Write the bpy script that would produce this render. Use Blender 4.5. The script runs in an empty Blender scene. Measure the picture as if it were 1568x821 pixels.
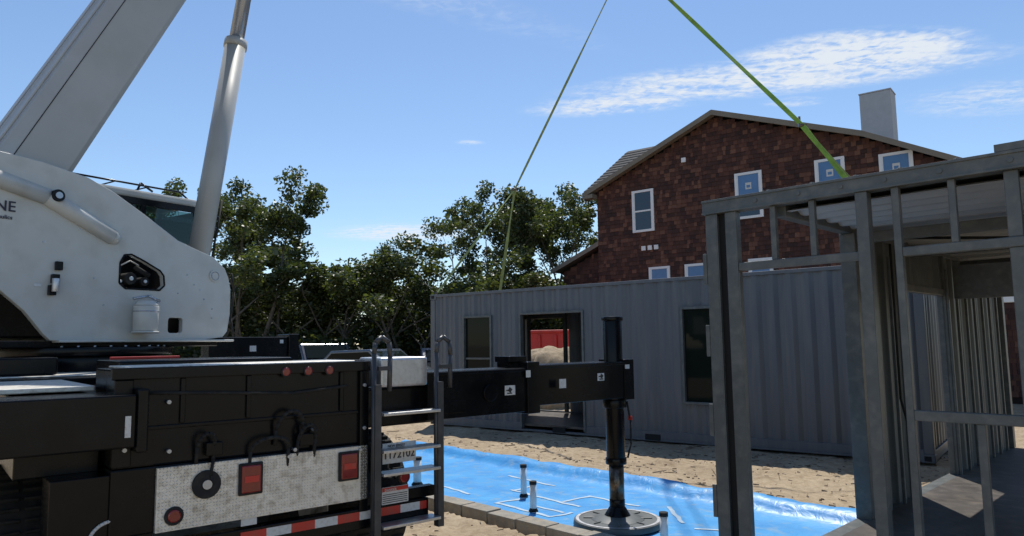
import bpy, bmesh, math, random
import numpy as np
from mathutils import Vector, Matrix, noise
random.seed(7); rng=np.random.default_rng(11)
sc=bpy.context.scene
rad=math.radians
# ------------------------------------------------------------------ materials
def nodes(name):
    m=bpy.data.materials.new(name); m.use_nodes=True
    nt=m.node_tree; return m,nt,nt.nodes['Principled BSDF']
def add(nt,t,**k):
    n=nt.nodes.new(t)
    for a,b in k.items(): setattr(n,a,b)
    return n
def mat(name,col,rough=.5,metal=0,var=.15,scale=6,bump=0,bscale=60,dust=None,dustamt=0,coat=0,stretch=None,spec=.5):
    m,nt,p=nodes(name)
    p.inputs['Roughness'].default_value=rough; p.inputs['Metallic'].default_value=metal
    p.inputs['Coat Weight'].default_value=coat; p.inputs['Specular IOR Level'].default_value=spec
    tc=add(nt,'ShaderNodeTexCoord'); src=tc.outputs['Object']
    if stretch:
        mp=add(nt,'ShaderNodeMapping'); mp.inputs['Scale'].default_value=stretch; nt.links.new(src,mp.inputs[0]); src=mp.outputs[0]
    n=add(nt,'ShaderNodeTexNoise'); n.inputs['Scale'].default_value=scale; n.inputs['Detail'].default_value=6; n.inputs['Roughness'].default_value=.65
    nt.links.new(src,n.inputs['Vector'])
    r=add(nt,'ShaderNodeValToRGB'); e=r.color_ramp.elements
    e[0].position=.3; e[1].position=.72
    e[0].color=(*[c*(1-var) for c in col],1); e[1].color=(*[min(1,c*(1+var)) for c in col],1)
    nt.links.new(n.outputs[0],r.inputs[0]); out=r.outputs[0]
    if dust:
        n2=add(nt,'ShaderNodeTexNoise'); n2.inputs['Scale'].default_value=scale*2.3; n2.inputs['Detail'].default_value=9
        nt.links.new(src if stretch else tc.outputs['Object'],n2.inputs['Vector'])
        r2=add(nt,'ShaderNodeMapRange'); r2.inputs[1].default_value=.48; r2.inputs[2].default_value=.75; r2.inputs[4].default_value=dustamt
        nt.links.new(n2.outputs[0],r2.inputs[0])
        mx=add(nt,'ShaderNodeMix',data_type='RGBA'); nt.links.new(r2.outputs[0],mx.inputs[0]); nt.links.new(out,mx.inputs[6]); mx.inputs[7].default_value=(*dust,1)
        out=mx.outputs[2]
    nt.links.new(out,p.inputs['Base Color'])
    rr=add(nt,'ShaderNodeMapRange'); rr.inputs[3].default_value=max(.03,rough-.1); rr.inputs[4].default_value=min(1,rough+.12)
    nt.links.new(n.outputs[0],rr.inputs[0]); nt.links.new(rr.outputs[0],p.inputs['Roughness'])
    if bump:
        nb=add(nt,'ShaderNodeTexNoise'); nb.inputs['Scale'].default_value=bscale; nb.inputs['Detail'].default_value=5
        nt.links.new(tc.outputs['Object'],nb.inputs['Vector'])
        b=add(nt,'ShaderNodeBump'); b.inputs['Strength'].default_value=bump; b.inputs['Distance'].default_value=.01
        nt.links.new(nb.outputs[0],b.inputs['Height']); nt.links.new(b.outputs[0],p.inputs['Normal'])
    return m
M={}
M['white']=mat('crane_paint',(.53,.53,.49),.38,0,.05,2,dust=(.36,.34,.28),dustamt=.45,coat=.2)
M['boom']=mat('boom_paint',(.41,.41,.385),.42,0,.06,1.5,dust=(.32,.30,.26),dustamt=.35,coat=.1)
M['black']=mat('black_paint',(.0035,.004,.005),.25,0,.3,3,dust=(.014,.0135,.013),dustamt=.4,spec=.22)
M['rubber']=mat('rubber',(.012,.012,.012),.85,0,.2,8,dust=(.05,.045,.036),dustamt=.5)
M['chrome']=mat('polished_steel',(.40,.43,.47),.25,.6,.05)
M['alu']=mat('aluminium',(.60,.60,.60),.38,.85,.12,14,dust=(.3,.27,.22),dustamt=.35)
M['plate_alu']=mat('tread_plate',(.72,.68,.60),.45,.3,.15,10,dust=(.36,.30,.22),dustamt=.8)
M['brass']=mat('greasy_ram',(.16,.13,.10),.3,.9,.3,12,dust=(.02,.02,.02),dustamt=.7)
M['red_lens']=mat('red_lens',(.20,.010,.010),.12,0,.15,20,coat=.6)
M['red']=mat('red_paint',(.50,.02,.015),.4,0,.15,5)
M['redtape']=mat('red_reflector',(.50,.03,.02),.35,0,.1,5,dust=(.2,.1,.07),dustamt=.6)
M['whitep']=mat('white_plastic',(.78,.78,.76),.45,0,.05,9,dust=(.5,.45,.36),dustamt=.3)
M['label']=mat('white_label',(.60,.60,.58),.5,0,.08,20,dust=(.35,.3,.25),dustamt=.5)
M['ink']=mat('label_ink',(.03,.03,.03),.6,0,.05)
M['steel']=mat('module_frame_paint',(.096,.105,.103),.42,.0,.22,5,bump=.15,bscale=40,dust=(.20,.19,.17),dustamt=.55)
M['stile']=mat('ladder_stile',(.045,.047,.05),.4,0,.2,6,dust=(.12,.11,.1),dustamt=.4)
M['cont']=mat('container_paint',(.112,.118,.130),.40,0,.13,1.3,dust=(.175,.17,.16),dustamt=.55,stretch=(3,3,.35))
M['cont_in']=mat('container_inside_paint',(.13,.135,.14),.6,0,.15,2)
M['modwall']=mat('module_wall_paint',(.085,.095,.092),.5,0,.2,3,dust=(.15,.145,.13),dustamt=.4)
M['ceil']=mat('ceiling_paint',(.40,.41,.41),.5,0,.1,3)
M['ply']=mat('floor_plywood',(.070,.060,.052),.42,0,.3,3,bump=.2,dust=(.19,.155,.12),dustamt=.6)
M['conc']=mat('concrete_block',(.27,.25,.21),.9,0,.25,8,bump=.6,bscale=90,dust=(.38,.31,.22),dustamt=.85)
M['trim']=mat('rake_trim',(.19,.165,.13),.7,0,.12,4)
M['winwhite']=mat('window_trim',(.74,.75,.76),.5,0,.04,4)
M['roof']=mat('asphalt_roof',(.10,.095,.09),.9,0,.3,9,bump=.8,bscale=25)
M['chim']=mat('chimney_render',(.42,.43,.45),.85,0,.08,5,bump=.2)
M['backing']=mat('shingle_backing',(.02,.010,.007),.95,0,.2,5)
M['dark']=mat('dark_interior',(.012,.012,.012),.8,0,.2,5)
M['strap_y']=mat('green_sling',(.22,.37,.05),.75,0,.3,6,bump=.4,bscale=80)
M['strap_g']=mat('shaded_sling',(.25,.30,.11),.8,0,.3,6,bump=.4,bscale=80)  # greyer copy of the green sling, shade on the straps put into its colour
M['bark']=mat('bark',(.13,.105,.08),.95,0,.35,7,bump=.8,bscale=18)
M['hazard']=mat('plate_text_ink',(.03,.03,.05),.6,0,.05)
M['carpaint']=mat('car_paint_dark',(.03,.035,.045),.2,.3,.1,2,coat=.8)
M['carpaint2']=mat('car_paint_grey',(.10,.12,.15),.25,.4,.1,2,coat=.8)
M['tape']=mat('white_seam_tape',(.42,.54,.64),.45,0,.12,9)
def glassm(name,col,rough=.04,spec=.5):
    m,nt,p=nodes(name); p.inputs['Base Color'].default_value=(*col,1); p.inputs['Roughness'].default_value=rough
    p.inputs['Specular IOR Level'].default_value=spec
    n=add(nt,'ShaderNodeTexNoise'); n.inputs['Scale'].default_value=1.5
    b=add(nt,'ShaderNodeBump'); b.inputs['Strength'].default_value=.03; nt.links.new(n.outputs[0],b.inputs['Height']); nt.links.new(b.outputs[0],p.inputs['Normal'])
    return m
M['glass']=glassm('tinted_glass',(.010,.014,.011),.04,.12)
M['glassb']=glassm('house_glass',(.035,.06,.09))
M['film']=mat('protective_film',(.08,.19,.38),.3,0,.1,3)
def thinglass():
    m,nt,p=nodes('cab_glass'); nt.nodes.remove(p); o=nt.nodes['Material Output']
    g=add(nt,'ShaderNodeBsdfGlossy'); g.inputs['Roughness'].default_value=.03; g.inputs[0].default_value=(.8,.9,.9,1)
    t=add(nt,'ShaderNodeBsdfTransparent'); t.inputs[0].default_value=(.34,.46,.43,1)
    f=add(nt,'ShaderNodeFresnel'); mx=add(nt,'ShaderNodeMixShader')
    nt.links.new(f.outputs[0],mx.inputs[0]); nt.links.new(t.outputs[0],mx.inputs[1]); nt.links.new(g.outputs[0],mx.inputs[2]); nt.links.new(mx.outputs[0],o.inputs[0])
    return m
M['cabglass']=thinglass()
def shinglem():
    m,nt,p=nodes('cedar_shingles'); p.inputs['Roughness'].default_value=.8
    g=add(nt,'ShaderNodeNewGeometry'); r=add(nt,'ShaderNodeValToRGB'); cr=r.color_ramp
    cols=[(0,(.032,.012,.009)),(.4,(.060,.021,.014)),(.75,(.092,.034,.020)),(1,(.16,.070,.042))]
    cr.elements[0].color=(*cols[0][1],1); cr.elements[1].color=(*cols[3][1],1)
    for a,c in cols[1:3]:
        e=cr.elements.new(a); e.color=(*c,1)
    nt.links.new(g.outputs['Random Per Island'],r.inputs[0])
    tc=add(nt,'ShaderNodeTexCoord'); mp=add(nt,'ShaderNodeMapping'); mp.inputs['Scale'].default_value=(30,30,3); n=add(nt,'ShaderNodeTexNoise'); n.inputs['Scale'].default_value=2
    nt.links.new(tc.outputs['Object'],mp.inputs[0]); nt.links.new(mp.outputs[0],n.inputs[0])
    mr=add(nt,'ShaderNodeMapRange'); mr.inputs[3].default_value=.6; mr.inputs[4].default_value=1.4; nt.links.new(n.outputs[0],mr.inputs[0])
    v=add(nt,'ShaderNodeVectorMath',operation='SCALE'); nt.links.new(r.outputs[0],v.inputs[0]); nt.links.new(mr.outputs[0],v.inputs['Scale'])
    nt.links.new(v.outputs[0],p.inputs['Base Color']); return m
M['shingle']=shinglem()
def leafm(name,c1,c2,tr=.35):
    m,nt,p=nodes(name); o=nt.nodes['Material Output']
    g=add(nt,'ShaderNodeNewGeometry'); r=add(nt,'ShaderNodeValToRGB'); r.color_ramp.elements[0].color=(*c1,1); r.color_ramp.elements[1].color=(*c2,1)
    nt.links.new(g.outputs['Random Per Island'],r.inputs[0]); nt.links.new(r.outputs[0],p.inputs['Base Color']); p.inputs['Roughness'].default_value=.45
    t=add(nt,'ShaderNodeBsdfTranslucent'); hv=add(nt,'ShaderNodeVectorMath',operation='MULTIPLY'); hv.inputs[1].default_value=(1.6,1.7,.7)
    nt.links.new(r.outputs[0],hv.inputs[0]); nt.links.new(hv.outputs[0],t.inputs[0])
    mx=add(nt,'ShaderNodeMixShader'); mx.inputs[0].default_value=tr
    nt.links.new(p.outputs[0],mx.inputs[1]); nt.links.new(t.outputs[0],mx.inputs[2]); nt.links.new(mx.outputs[0],o.inputs[0]); return m
M['leaf']=leafm('oak_leaves',(.034,.050,.016),(.105,.122,.042))
M['leaf2']=leafm('shrub_leaves',(.027,.040,.014),(.085,.098,.034))
def sandm():
    m,nt,p=nodes('sand'); p.inputs['Roughness'].default_value=.95; p.inputs['Specular IOR Level'].default_value=.2
    tc=add(nt,'ShaderNodeTexCoord')
    def N(s,d=7,r=.65):
        n=add(nt,'ShaderNodeTexNoise'); n.inputs['Scale'].default_value=s; n.inputs['Detail'].default_value=d; n.inputs['Roughness'].default_value=r; nt.links.new(tc.outputs['Object'],n.inputs['Vector']); return n
    a=N(.6); r=add(nt,'ShaderNodeValToRGB'); e=r.color_ramp.elements; e[0].position=.32; e[1].position=.68
    e[0].color=(.34,.265,.180,1); e[1].color=(.49,.395,.275,1); nt.links.new(a.outputs[0],r.inputs[0])
    b=N(9,8,.75); r2=add(nt,'ShaderNodeValToRGB'); e=r2.color_ramp.elements; e[0].position=.32; e[1].position=.6; e[0].color=(.66,.62,.57,1); e[1].color=(1.05,1.05,1.05,1); nt.links.new(b.outputs[0],r2.inputs[0])
    mx=add(nt,'ShaderNodeMix',data_type='RGBA',blend_type='MULTIPLY'); mx.inputs[0].default_value=1; nt.links.new(r.outputs[0],mx.inputs[6]); nt.links.new(r2.outputs[0],mx.inputs[7])
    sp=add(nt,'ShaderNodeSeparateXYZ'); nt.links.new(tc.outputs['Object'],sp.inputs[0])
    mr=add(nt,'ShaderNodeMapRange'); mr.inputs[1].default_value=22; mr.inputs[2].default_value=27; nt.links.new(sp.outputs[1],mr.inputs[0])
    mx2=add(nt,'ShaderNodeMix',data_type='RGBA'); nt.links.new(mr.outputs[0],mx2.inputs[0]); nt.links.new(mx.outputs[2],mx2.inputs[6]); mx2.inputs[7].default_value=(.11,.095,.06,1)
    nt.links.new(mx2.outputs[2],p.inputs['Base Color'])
    c=N(22,7,.7); bp=add(nt,'ShaderNodeBump'); bp.inputs['Strength'].default_value=.8; bp.inputs['Distance'].default_value=.03
    nt.links.new(c.outputs[0],bp.inputs['Height']); nt.links.new(bp.outputs[0],p.inputs['Normal']); return m
M['sand']=sandm()
def bluem():
    m,nt,p=nodes('blue_vapour_barrier'); p.inputs['Roughness'].default_value=.42
    tc=add(nt,'ShaderNodeTexCoord'); n=add(nt,'ShaderNodeTexNoise'); n.inputs['Scale'].default_value=3; n.inputs['Detail'].default_value=8; nt.links.new(tc.outputs['Object'],n.inputs[0])
    r=add(nt,'ShaderNodeValToRGB'); e=r.color_ramp.elements; e[0].position=.3; e[1].position=.75; e[0].color=(.035,.26,.60,1); e[1].color=(.075,.37,.72,1)
    nt.links.new(n.outputs[0],r.inputs[0])
    n2=add(nt,'ShaderNodeTexNoise'); n2.inputs['Scale'].default_value=7; n2.inputs['Detail'].default_value=10; nt.links.new(tc.outputs['Object'],n2.inputs[0])
    mr=add(nt,'ShaderNodeMapRange'); mr.inputs[1].default_value=.53; mr.inputs[2].default_value=.70; mr.inputs[4].default_value=.5; nt.links.new(n2.outputs[0],mr.inputs[0])
    mx=add(nt,'ShaderNodeMix',data_type='RGBA'); nt.links.new(mr.outputs[0],mx.inputs[0]); nt.links.new(r.outputs[0],mx.inputs[6]); mx.inputs[7].default_value=(.27,.37,.42,1)
    nt.links.new(mx.outputs[2],p.inputs['Base Color'])
    w=add(nt,'ShaderNodeTexNoise'); w.inputs['Scale'].default_value=5; w.inputs['Detail'].default_value=4; w.inputs['Distortion'].default_value=1.5; nt.links.new(tc.outputs['Object'],w.inputs[0])
    b=add(nt,'ShaderNodeBump'); b.inputs['Strength'].default_value=.4; b.inputs['Distance'].default_value=.03; nt.links.new(w.outputs[0],b.inputs['Height']); nt.links.new(b.outputs[0],p.inputs['Normal']); return m
M['blue']=bluem()
# ------------------------------------------------------------------ builders
def empty(name,loc=(0,0,0),ang=0):
    o=bpy.data.objects.new(name,None); o.location=loc; o.rotation_euler=(0,0,ang); sc.collection.objects.link(o); o.empty_display_size=.3; return o
class P:
    def __init__(s,name,parent,m,bevel=0,smooth=False): s.n=name; s.p=parent; s.m=m; s.bm=bmesh.new(); s.bv=bevel; s.sm=smooth
    def box(s,x0,x1,y0,y1,z0,z1,rot=None,c=None):
        vs=[Vector((x,y,z)) for x in(x0,x1) for y in(y0,y1) for z in(z0,z1)]
        if rot is not None:
            c=Vector(c) if c else Vector(((x0+x1)/2,(y0+y1)/2,(z0+z1)/2)); vs=[c+rot@(v-c) for v in vs]
        v=[s.bm.verts.new(q) for q in vs]
        for f in((0,1,3,2),(4,6,7,5),(0,4,5,1),(2,3,7,6),(0,2,6,4),(1,5,7,3)): s.bm.faces.new([v[i] for i in f])
        return s
    def cyl(s,a,b,r,r2=None,n=20,caps=True):
        a=Vector(a);b=Vector(b);r2=r if r2 is None else r2
        d=(b-a).normalized(); u=d.orthogonal().normalized(); w=d.cross(u)
        A=[];Bv=[]
        for i in range(n):
            t=2*math.pi*i/n; o=u*math.cos(t)+w*math.sin(t); A.append(s.bm.verts.new(a+o*r)); Bv.append(s.bm.verts.new(b+o*r2))
        for i in range(n):
            j=(i+1)%n; s.bm.faces.new((A[i],A[j],Bv[j],Bv[i])).smooth=True
        if caps: s.bm.faces.new(A[::-1]); s.bm.faces.new(Bv)
        return s
    def tube(s,pts,r,n=8):
        for a,b in zip(pts[:-1],pts[1:]): s.cyl(a,b,r,n=n)
        return s
    def prism(s,pts,y0,y1):
        A=[s.bm.verts.new((x,y0,z)) for x,z in pts]; Bv=[s.bm.verts.new((x,y1,z)) for x,z in pts]
        n=len(pts); s.bm.faces.new(A); s.bm.faces.new(Bv[::-1])
        for i in range(n):
            j=(i+1)%n; s.bm.faces.new((A[j],A[i],Bv[i],Bv[j]))
        return s
    def quad(s,*p): s.bm.faces.new([s.bm.verts.new(q) for q in p]); return s
    def done(s,recalc=True):
        if recalc: bmesh.ops.recalc_face_normals(s.bm,faces=s.bm.faces)
        me=bpy.data.meshes.new(s.n); s.bm.to_mesh(me); s.bm.free(); me.materials.append(M[s.m] if isinstance(s.m,str) else s.m)
        o=bpy.data.objects.new(s.n,me); sc.collection.objects.link(o); o.parent=s.p
        if s.bv:
            b=o.modifiers.new('b','BEVEL'); b.width=s.bv; b.segments=2; b.limit_method='ANGLE'; b.angle_limit=rad(40)
        return o
def text(body,parent,loc,size,m,rot=(math.pi/2,0,0),name='lettering'):
    cu=bpy.data.curves.new(name,'FONT'); cu.body=body; cu.size=size; cu.extrude=.001; cu.offset=size*.012; cu.materials.append(M[m])
    o=bpy.data.objects.new(name,cu); sc.collection.objects.link(o); o.parent=parent; o.location=loc; o.rotation_euler=rot; return o
def corr(p,L,h0,h1,ops,fn,period=.278,dep=.036):
    prof=[(0,0),(.07,0),(.138,dep),(.208,dep)]
    pts=[]; k=0
    while k*period<L:
        for a,b in prof:
            if k*period+a<=L: pts.append((k*period+a,b))
        k+=1
    pts.append((L,0))
    for o in ops:
        for sx in(o[0],o[1]):
            if 0<sx<L:
                for i in range(len(pts)-1):
                    if pts[i][0]<sx<pts[i+1][0]:
                        t=(sx-pts[i][0])/(pts[i+1][0]-pts[i][0]); pts.insert(i+1,(sx,pts[i][1]*(1-t)+pts[i+1][1]*t)); break
    for (a,da),(b,db) in zip(pts[:-1],pts[1:]):
        mid=(a+b)/2; iv=[(h0,h1)]
        for o in ops:
            if o[0]<mid<o[1]:
                nv=[]
                for z0,z1 in iv:
                    if o[2]>z0: nv.append((z0,min(z1,o[2])))
                    if o[3]<z1: nv.append((max(z0,o[3]),z1))
                iv=nv
        for z0,z1 in iv:
            if z1-z0>.001: p.quad(fn(a,da,z0),fn(b,db,z0),fn(b,db,z1),fn(a,da,z1))
# ------------------------------------------------------------------ sky, sun, camera
SUN_AZ=rad(6); SUN_EL=rad(62)
w=bpy.data.worlds.new('World'); sc.world=w; w.use_nodes=True; nt=w.node_tree; bg=nt.nodes['Background']
sky=add(nt,'ShaderNodeTexSky'); sky.sky_type='NISHITA'; sky.sun_disc=False; sky.sun_elevation=SUN_EL; sky.sun_rotation=SUN_AZ
sky.air_density=1.05; sky.dust_density=.1; sky.ozone_density=4.0
tc=add(nt,'ShaderNodeTexCoord'); sp=add(nt,'ShaderNodeSeparateXYZ'); nt.links.new(tc.outputs['Generated'],sp.inputs[0])
def mth(op,a,b=None,c=None):
    n=add(nt,'ShaderNodeMath',operation=op)
    for i,v in enumerate((a,b,c)):
        if v is None: continue
        if isinstance(v,(int,float)): n.inputs[i].default_value=v
        else: nt.links.new(v,n.inputs[i])
    return n.outputs[0]
zc=mth('MAXIMUM',sp.outputs[2],.02); U=mth('DIVIDE',sp.outputs[0],zc); V=mth('DIVIDE',sp.outputs[1],zc)
cb=add(nt,'ShaderNodeCombineXYZ'); nt.links.new(U,cb.inputs[0]); nt.links.new(V,cb.inputs[1])
def cloud(cx,cy,ax,ay,ang,amp):
    dx=mth('SUBTRACT',U,cx); dy=mth('SUBTRACT',V,cy); c,s=math.cos(ang),math.sin(ang)
    a=mth('DIVIDE',mth('ADD',mth('MULTIPLY',dx,c),mth('MULTIPLY',dy,s)),ax); b=mth('DIVIDE',mth('SUBTRACT',mth('MULTIPLY',dy,c),mth('MULTIPLY',dx,s)),ay)
    d=mth('ADD',mth('MULTIPLY',a,a),mth('MULTIPLY',b,b)); return mth('MULTIPLY',mth('MAXIMUM',mth('SUBTRACT',1,d),0),amp)
cl=None
for args in [(1.0,2.66,.95,.26,-.25,1.35),(1.22,2.46,.48,.26,-.1,1.9),(.45,2.95,.45,.17,-.2,1.2),(2.05,2.95,.45,.3,.1,.7),(1.2,2.95,.16,.08,0,.8),(-.95,6.4,.85,.65,-.1,1.3),(-1.7,5.3,.25,.18,0,.8),(-.2,3.5,.09,.06,.3,.8),(2.2,4.2,.7,.4,.2,.5),(-.35,1.9,1.0,.14,.6,.45)]:
    q=cloud(*args); cl=q if cl is None else mth('MAXIMUM',cl,q)
mp=add(nt,'ShaderNodeMapping'); mp.inputs['Rotation'].default_value=(0,0,.5); mp.inputs['Scale'].default_value=(3.0,8,1); nt.links.new(cb.outputs[0],mp.inputs[0])
n1=add(nt,'ShaderNodeTexNoise'); n1.inputs['Scale'].default_value=1.4; n1.inputs['Detail'].default_value=6; n1.inputs['Roughness'].default_value=.62; n1.inputs['Distortion'].default_value=.5; nt.links.new(mp.outputs[0],n1.inputs['Vector'])
n2=add(nt,'ShaderNodeTexNoise'); n2.inputs['Scale'].default_value=26; n2.inputs['Detail'].default_value=3; n2.inputs['Distortion'].default_value=.6; nt.links.new(cb.outputs[0],n2.inputs['Vector'])
nn=mth('ADD',mth('MULTIPLY',n1.outputs[0],1.5),mth('MULTIPLY',n2.outputs[0],.9))
nn=mth('SUBTRACT',nn,.82)
msk=mth('MULTIPLY',cl,mth('MAXIMUM',nn,0)); 
mr=add(nt,'ShaderNodeMapRange'); mr.interpolation_type='SMOOTHSTEP'; mr.inputs[1].default_value=.0; mr.inputs[2].default_value=.72; mr.inputs[4].default_value=.88; nt.links.new(msk,mr.inputs[0])
mx=add(nt,'ShaderNodeMix',data_type='RGBA'); nt.links.new(mr.outputs[0],mx.inputs[0]); nt.links.new(sky.outputs[0],mx.inputs[6]); mx.inputs[7].default_value=(5.9,6.2,6.5,1)
nt.links.new(mx.outputs[2],bg.inputs[0]); bg.inputs[1].default_value=.14
sd=Vector((math.sin(SUN_AZ)*math.cos(SUN_EL),math.cos(SUN_AZ)*math.cos(SUN_EL),math.sin(SUN_EL)))
sl=bpy.data.lights.new('sun','SUN'); sl.energy=4.6; sl.angle=rad(.5); sl.color=(1,.955,.88); so=bpy.data.objects.new('sun',sl); so.rotation_euler=sd.to_track_quat('Z','Y').to_euler(); sc.collection.objects.link(so); so.location=(0,0,30)
cd=bpy.data.cameras.new('camera'); cd.lens=36*1100/1568; cd.sensor_width=36; cd.clip_end=3000; co=bpy.data.objects.new('camera',cd); sc.collection.objects.link(co); sc.camera=co
TH=rad(6); RO=rad(.8); X=Vector((1,0,0)); UP=Vector((0,-math.sin(TH),math.cos(TH))); FW=Vector((0,math.cos(TH),math.sin(TH)))
R_=X*math.cos(RO)-UP*math.sin(RO); U_=X*math.sin(RO)+UP*math.cos(RO)
mw=Matrix((R_,U_,-FW)).transposed().to_4x4(); mw.translation=Vector((0,0,1.78)); co.matrix_world=mw
sc.view_settings.view_transform='Standard'; sc.view_settings.look='None'; sc.view_settings.exposure=0
# ------------------------------------------------------------------ ground
SO=Vector((-3.53,11.30)); SD=Vector((.68,-.733)); SN=Vector((.733,.68)); SL=9.6; SW=2.12
def axis(lo,hi,a,b,st):
    inner=list(np.arange(a,b+st/2,st)); out=[];x=b;s=st
    while x<hi: s*=1.35; x+=s; out.append(min(x,hi))
    lo_=[];x=a;s=st
    while x>lo: s*=1.35; x-=s; lo_.append(max(x,lo))
    return lo_[::-1]+inner+out
xs=axis(-600,600,-5,10,.065); ys=axis(-100,1200,5,18,.065)
def inslab(x,y):
    r=Vector((x,y))-SO; a=r.dot(SD); b=r.dot(SN); return -.15<a<SL+.2 and -.25<b<SW+.1
def gz(x,y):
    v=Vector((x,y,0)); z=.035*noise.fractal(v*1.1,1,2,3)+.024*noise.fractal(v*4.5,1,2,3)
    r=Vector((x,y))-SO; a=r.dot(SD); b=r.dot(SN)
    far=max(abs(x),abs(y-10))
    if far>30: z*=.3
    if -.15<a<SL+.2:
        if -.25<b<SW+.1: return -.08
        if SW+.1<=b<SW+1.3: z+= .07*(1-(b-SW-.1)/1.2)
    return z
Xg,Yg=np.meshgrid(np.array(xs),np.array(ys)); Zg=np.array([[gz(x,y) for x in xs] for y in ys])
keep=Zg<-.079; near=(np.abs(Xg-2.5)<8)&(np.abs(Yg-11.5)<7); D_=np.zeros_like(Zg)
for _ in range(420):      # footprints
    cx,cy=rng.uniform(-4,9),rng.uniform(6,17.5); an=rng.uniform(0,6.28); dx=(Xg-cx)*math.cos(an)+(Yg-cy)*math.sin(an); dy=-(Xg-cx)*math.sin(an)+(Yg-cy)*math.cos(an)
    q=(dx/.15)**2+(dy/.075)**2; D_-=.032*np.exp(-q**1.5); D_+=.012*np.exp(-((np.sqrt(q)-1.45)/.35)**2)
Zg=np.where(keep,Zg,Zg+D_*near)
ny,nx=Zg.shape; idx=np.arange(ny*nx).reshape(ny,nx)
fc=np.stack([idx[:-1,:-1],idx[:-1,1:],idx[1:,1:],idx[1:,:-1]],axis=-1).reshape(-1,4)
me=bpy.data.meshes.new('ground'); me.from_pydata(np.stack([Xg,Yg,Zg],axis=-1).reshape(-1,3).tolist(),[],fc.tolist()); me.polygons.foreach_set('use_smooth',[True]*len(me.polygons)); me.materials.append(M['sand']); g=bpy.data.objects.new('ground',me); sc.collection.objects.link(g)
# ------------------------------------------------------------------ slab foundation
slab=empty('slab_foundation',(SO.x,SO.y,0),math.atan2(SD.y,SD.x))
bm=bmesh.new(); na=160; prof=[]
for i in range(30): prof.append((.0+i*(SW-.16)/29,0))
for b,z in[(SW-.10,.02),(SW-.05,.06),(SW,.10),(SW+.06,.12),(SW+.13,.115),(SW+.2,.09),(SW+.26,.03)]: prof.append((b,z))
G_=[]
def sheetz(a,b): return .010*noise.fractal(Vector((a*1.6,b*2.2,3)),1,2,4)
for i in range(na+1):
    a=SL*i/na; row=[]
    for b,z in prof:
        n=noise.fractal(Vector((a*1.6,b*2.2,3)),1,2,4); lift=max(0,z)
        row.append(bm.verts.new((a+.03*n*(lift>0),b+.045*n*(lift>0),.012+z+.010*n+(.02*n if lift>0 else 0))))
    G_.append(row)
for i in range(na):
    for j in range(len(prof)-1): bm.faces.new((G_[i][j],G_[i+1][j],G_[i+1][j+1],G_[i][j+1])).smooth=True
me=bpy.data.meshes.new('vapour_barrier'); bm.to_mesh(me); bm.free(); me.materials.append(M['blue']); o=bpy.data.objects.new('vapour_barrier',me); sc.collection.objects.link(o); o.parent=slab
p=P('block_curb',slab,'conc',.008)
for i in range(23):
    a=i*.415; jz=random.uniform(-.008,.008); p.box(a,a+.40,-.19+random.uniform(-.008,.008),.01,-.1,.08+jz)
for i in range(4): p.box(-.2,-.01,.02+i*.46,.02+i*.46+.44,-.1,.08)
p.done()
p=P('seam_tape',slab,'tape')
def strip(a0,b0,a1,b1,wd=.022):
    d=Vector((a1-a0,b1-b0)); n=Vector((-d.y,d.x)).normalized()*wd
    k=max(3,int(d.length/.06)); last=None
    for i in range(k+1):
        q=Vector((a0,b0))+d*i/k+n*1.2*noise.noise(Vector((i*.35,a0,b0))); ww=n*(1+.35*noise.noise(Vector((i*.9,b0,a0)))); A=q-ww; B=q+ww
        c=(p.bm.verts.new((A.x,A.y,.017+sheetz(A.x,A.y))),p.bm.verts.new((B.x,B.y,.017+sheetz(B.x,B.y))))
        if last: p.bm.faces.new((last[0],c[0],c[1],last[1]))
        last=c
for t_ in [(4.1,.95,5.3,.85),(4.1,1.35,4.15,.95),(4.5,.35,5.4,.3),(4.5,.35,4.55,.75),(5.0,1.35,5.75,1.3),(5.0,.9,5.03,1.35),(5.4,.3,5.42,.6),(6.0,1.5,6.5,1.0),(6.7,.9,7.1,1.15),(3.4,1.55,4.3,1.5),(4.9,.55,5.35,.55),(3.3,.5,3.9,.45),(6.0,.55,6.6,.6)]: strip(*t_)
p.done()
def pipe(name,x,y,h,r=.04):
    e=empty(name,(x,y,0),0); q=P('pipe',e,'whitep'); q.cyl((0,0,0),(0,0,h-.03),r,n=20); q.done(); q=P('cap',e,'rubber'); q.cyl((0,0,h-.035),(0,0,h),r*1.12,n=20); q.cyl((0,0,0.02),(0,0,.05),r*1.5,r*1.1,n=16); q.done()
pipe('plumbing_pipe',.10,8.55,.38,.035); pipe('plumbing_pipe',.19,7.80,.33,.035); pipe('plumbing_pipe',-1.24,9.35,.36,.05); pipe('plumbing_pipe',1.30,6.5,.29,.035)
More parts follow.
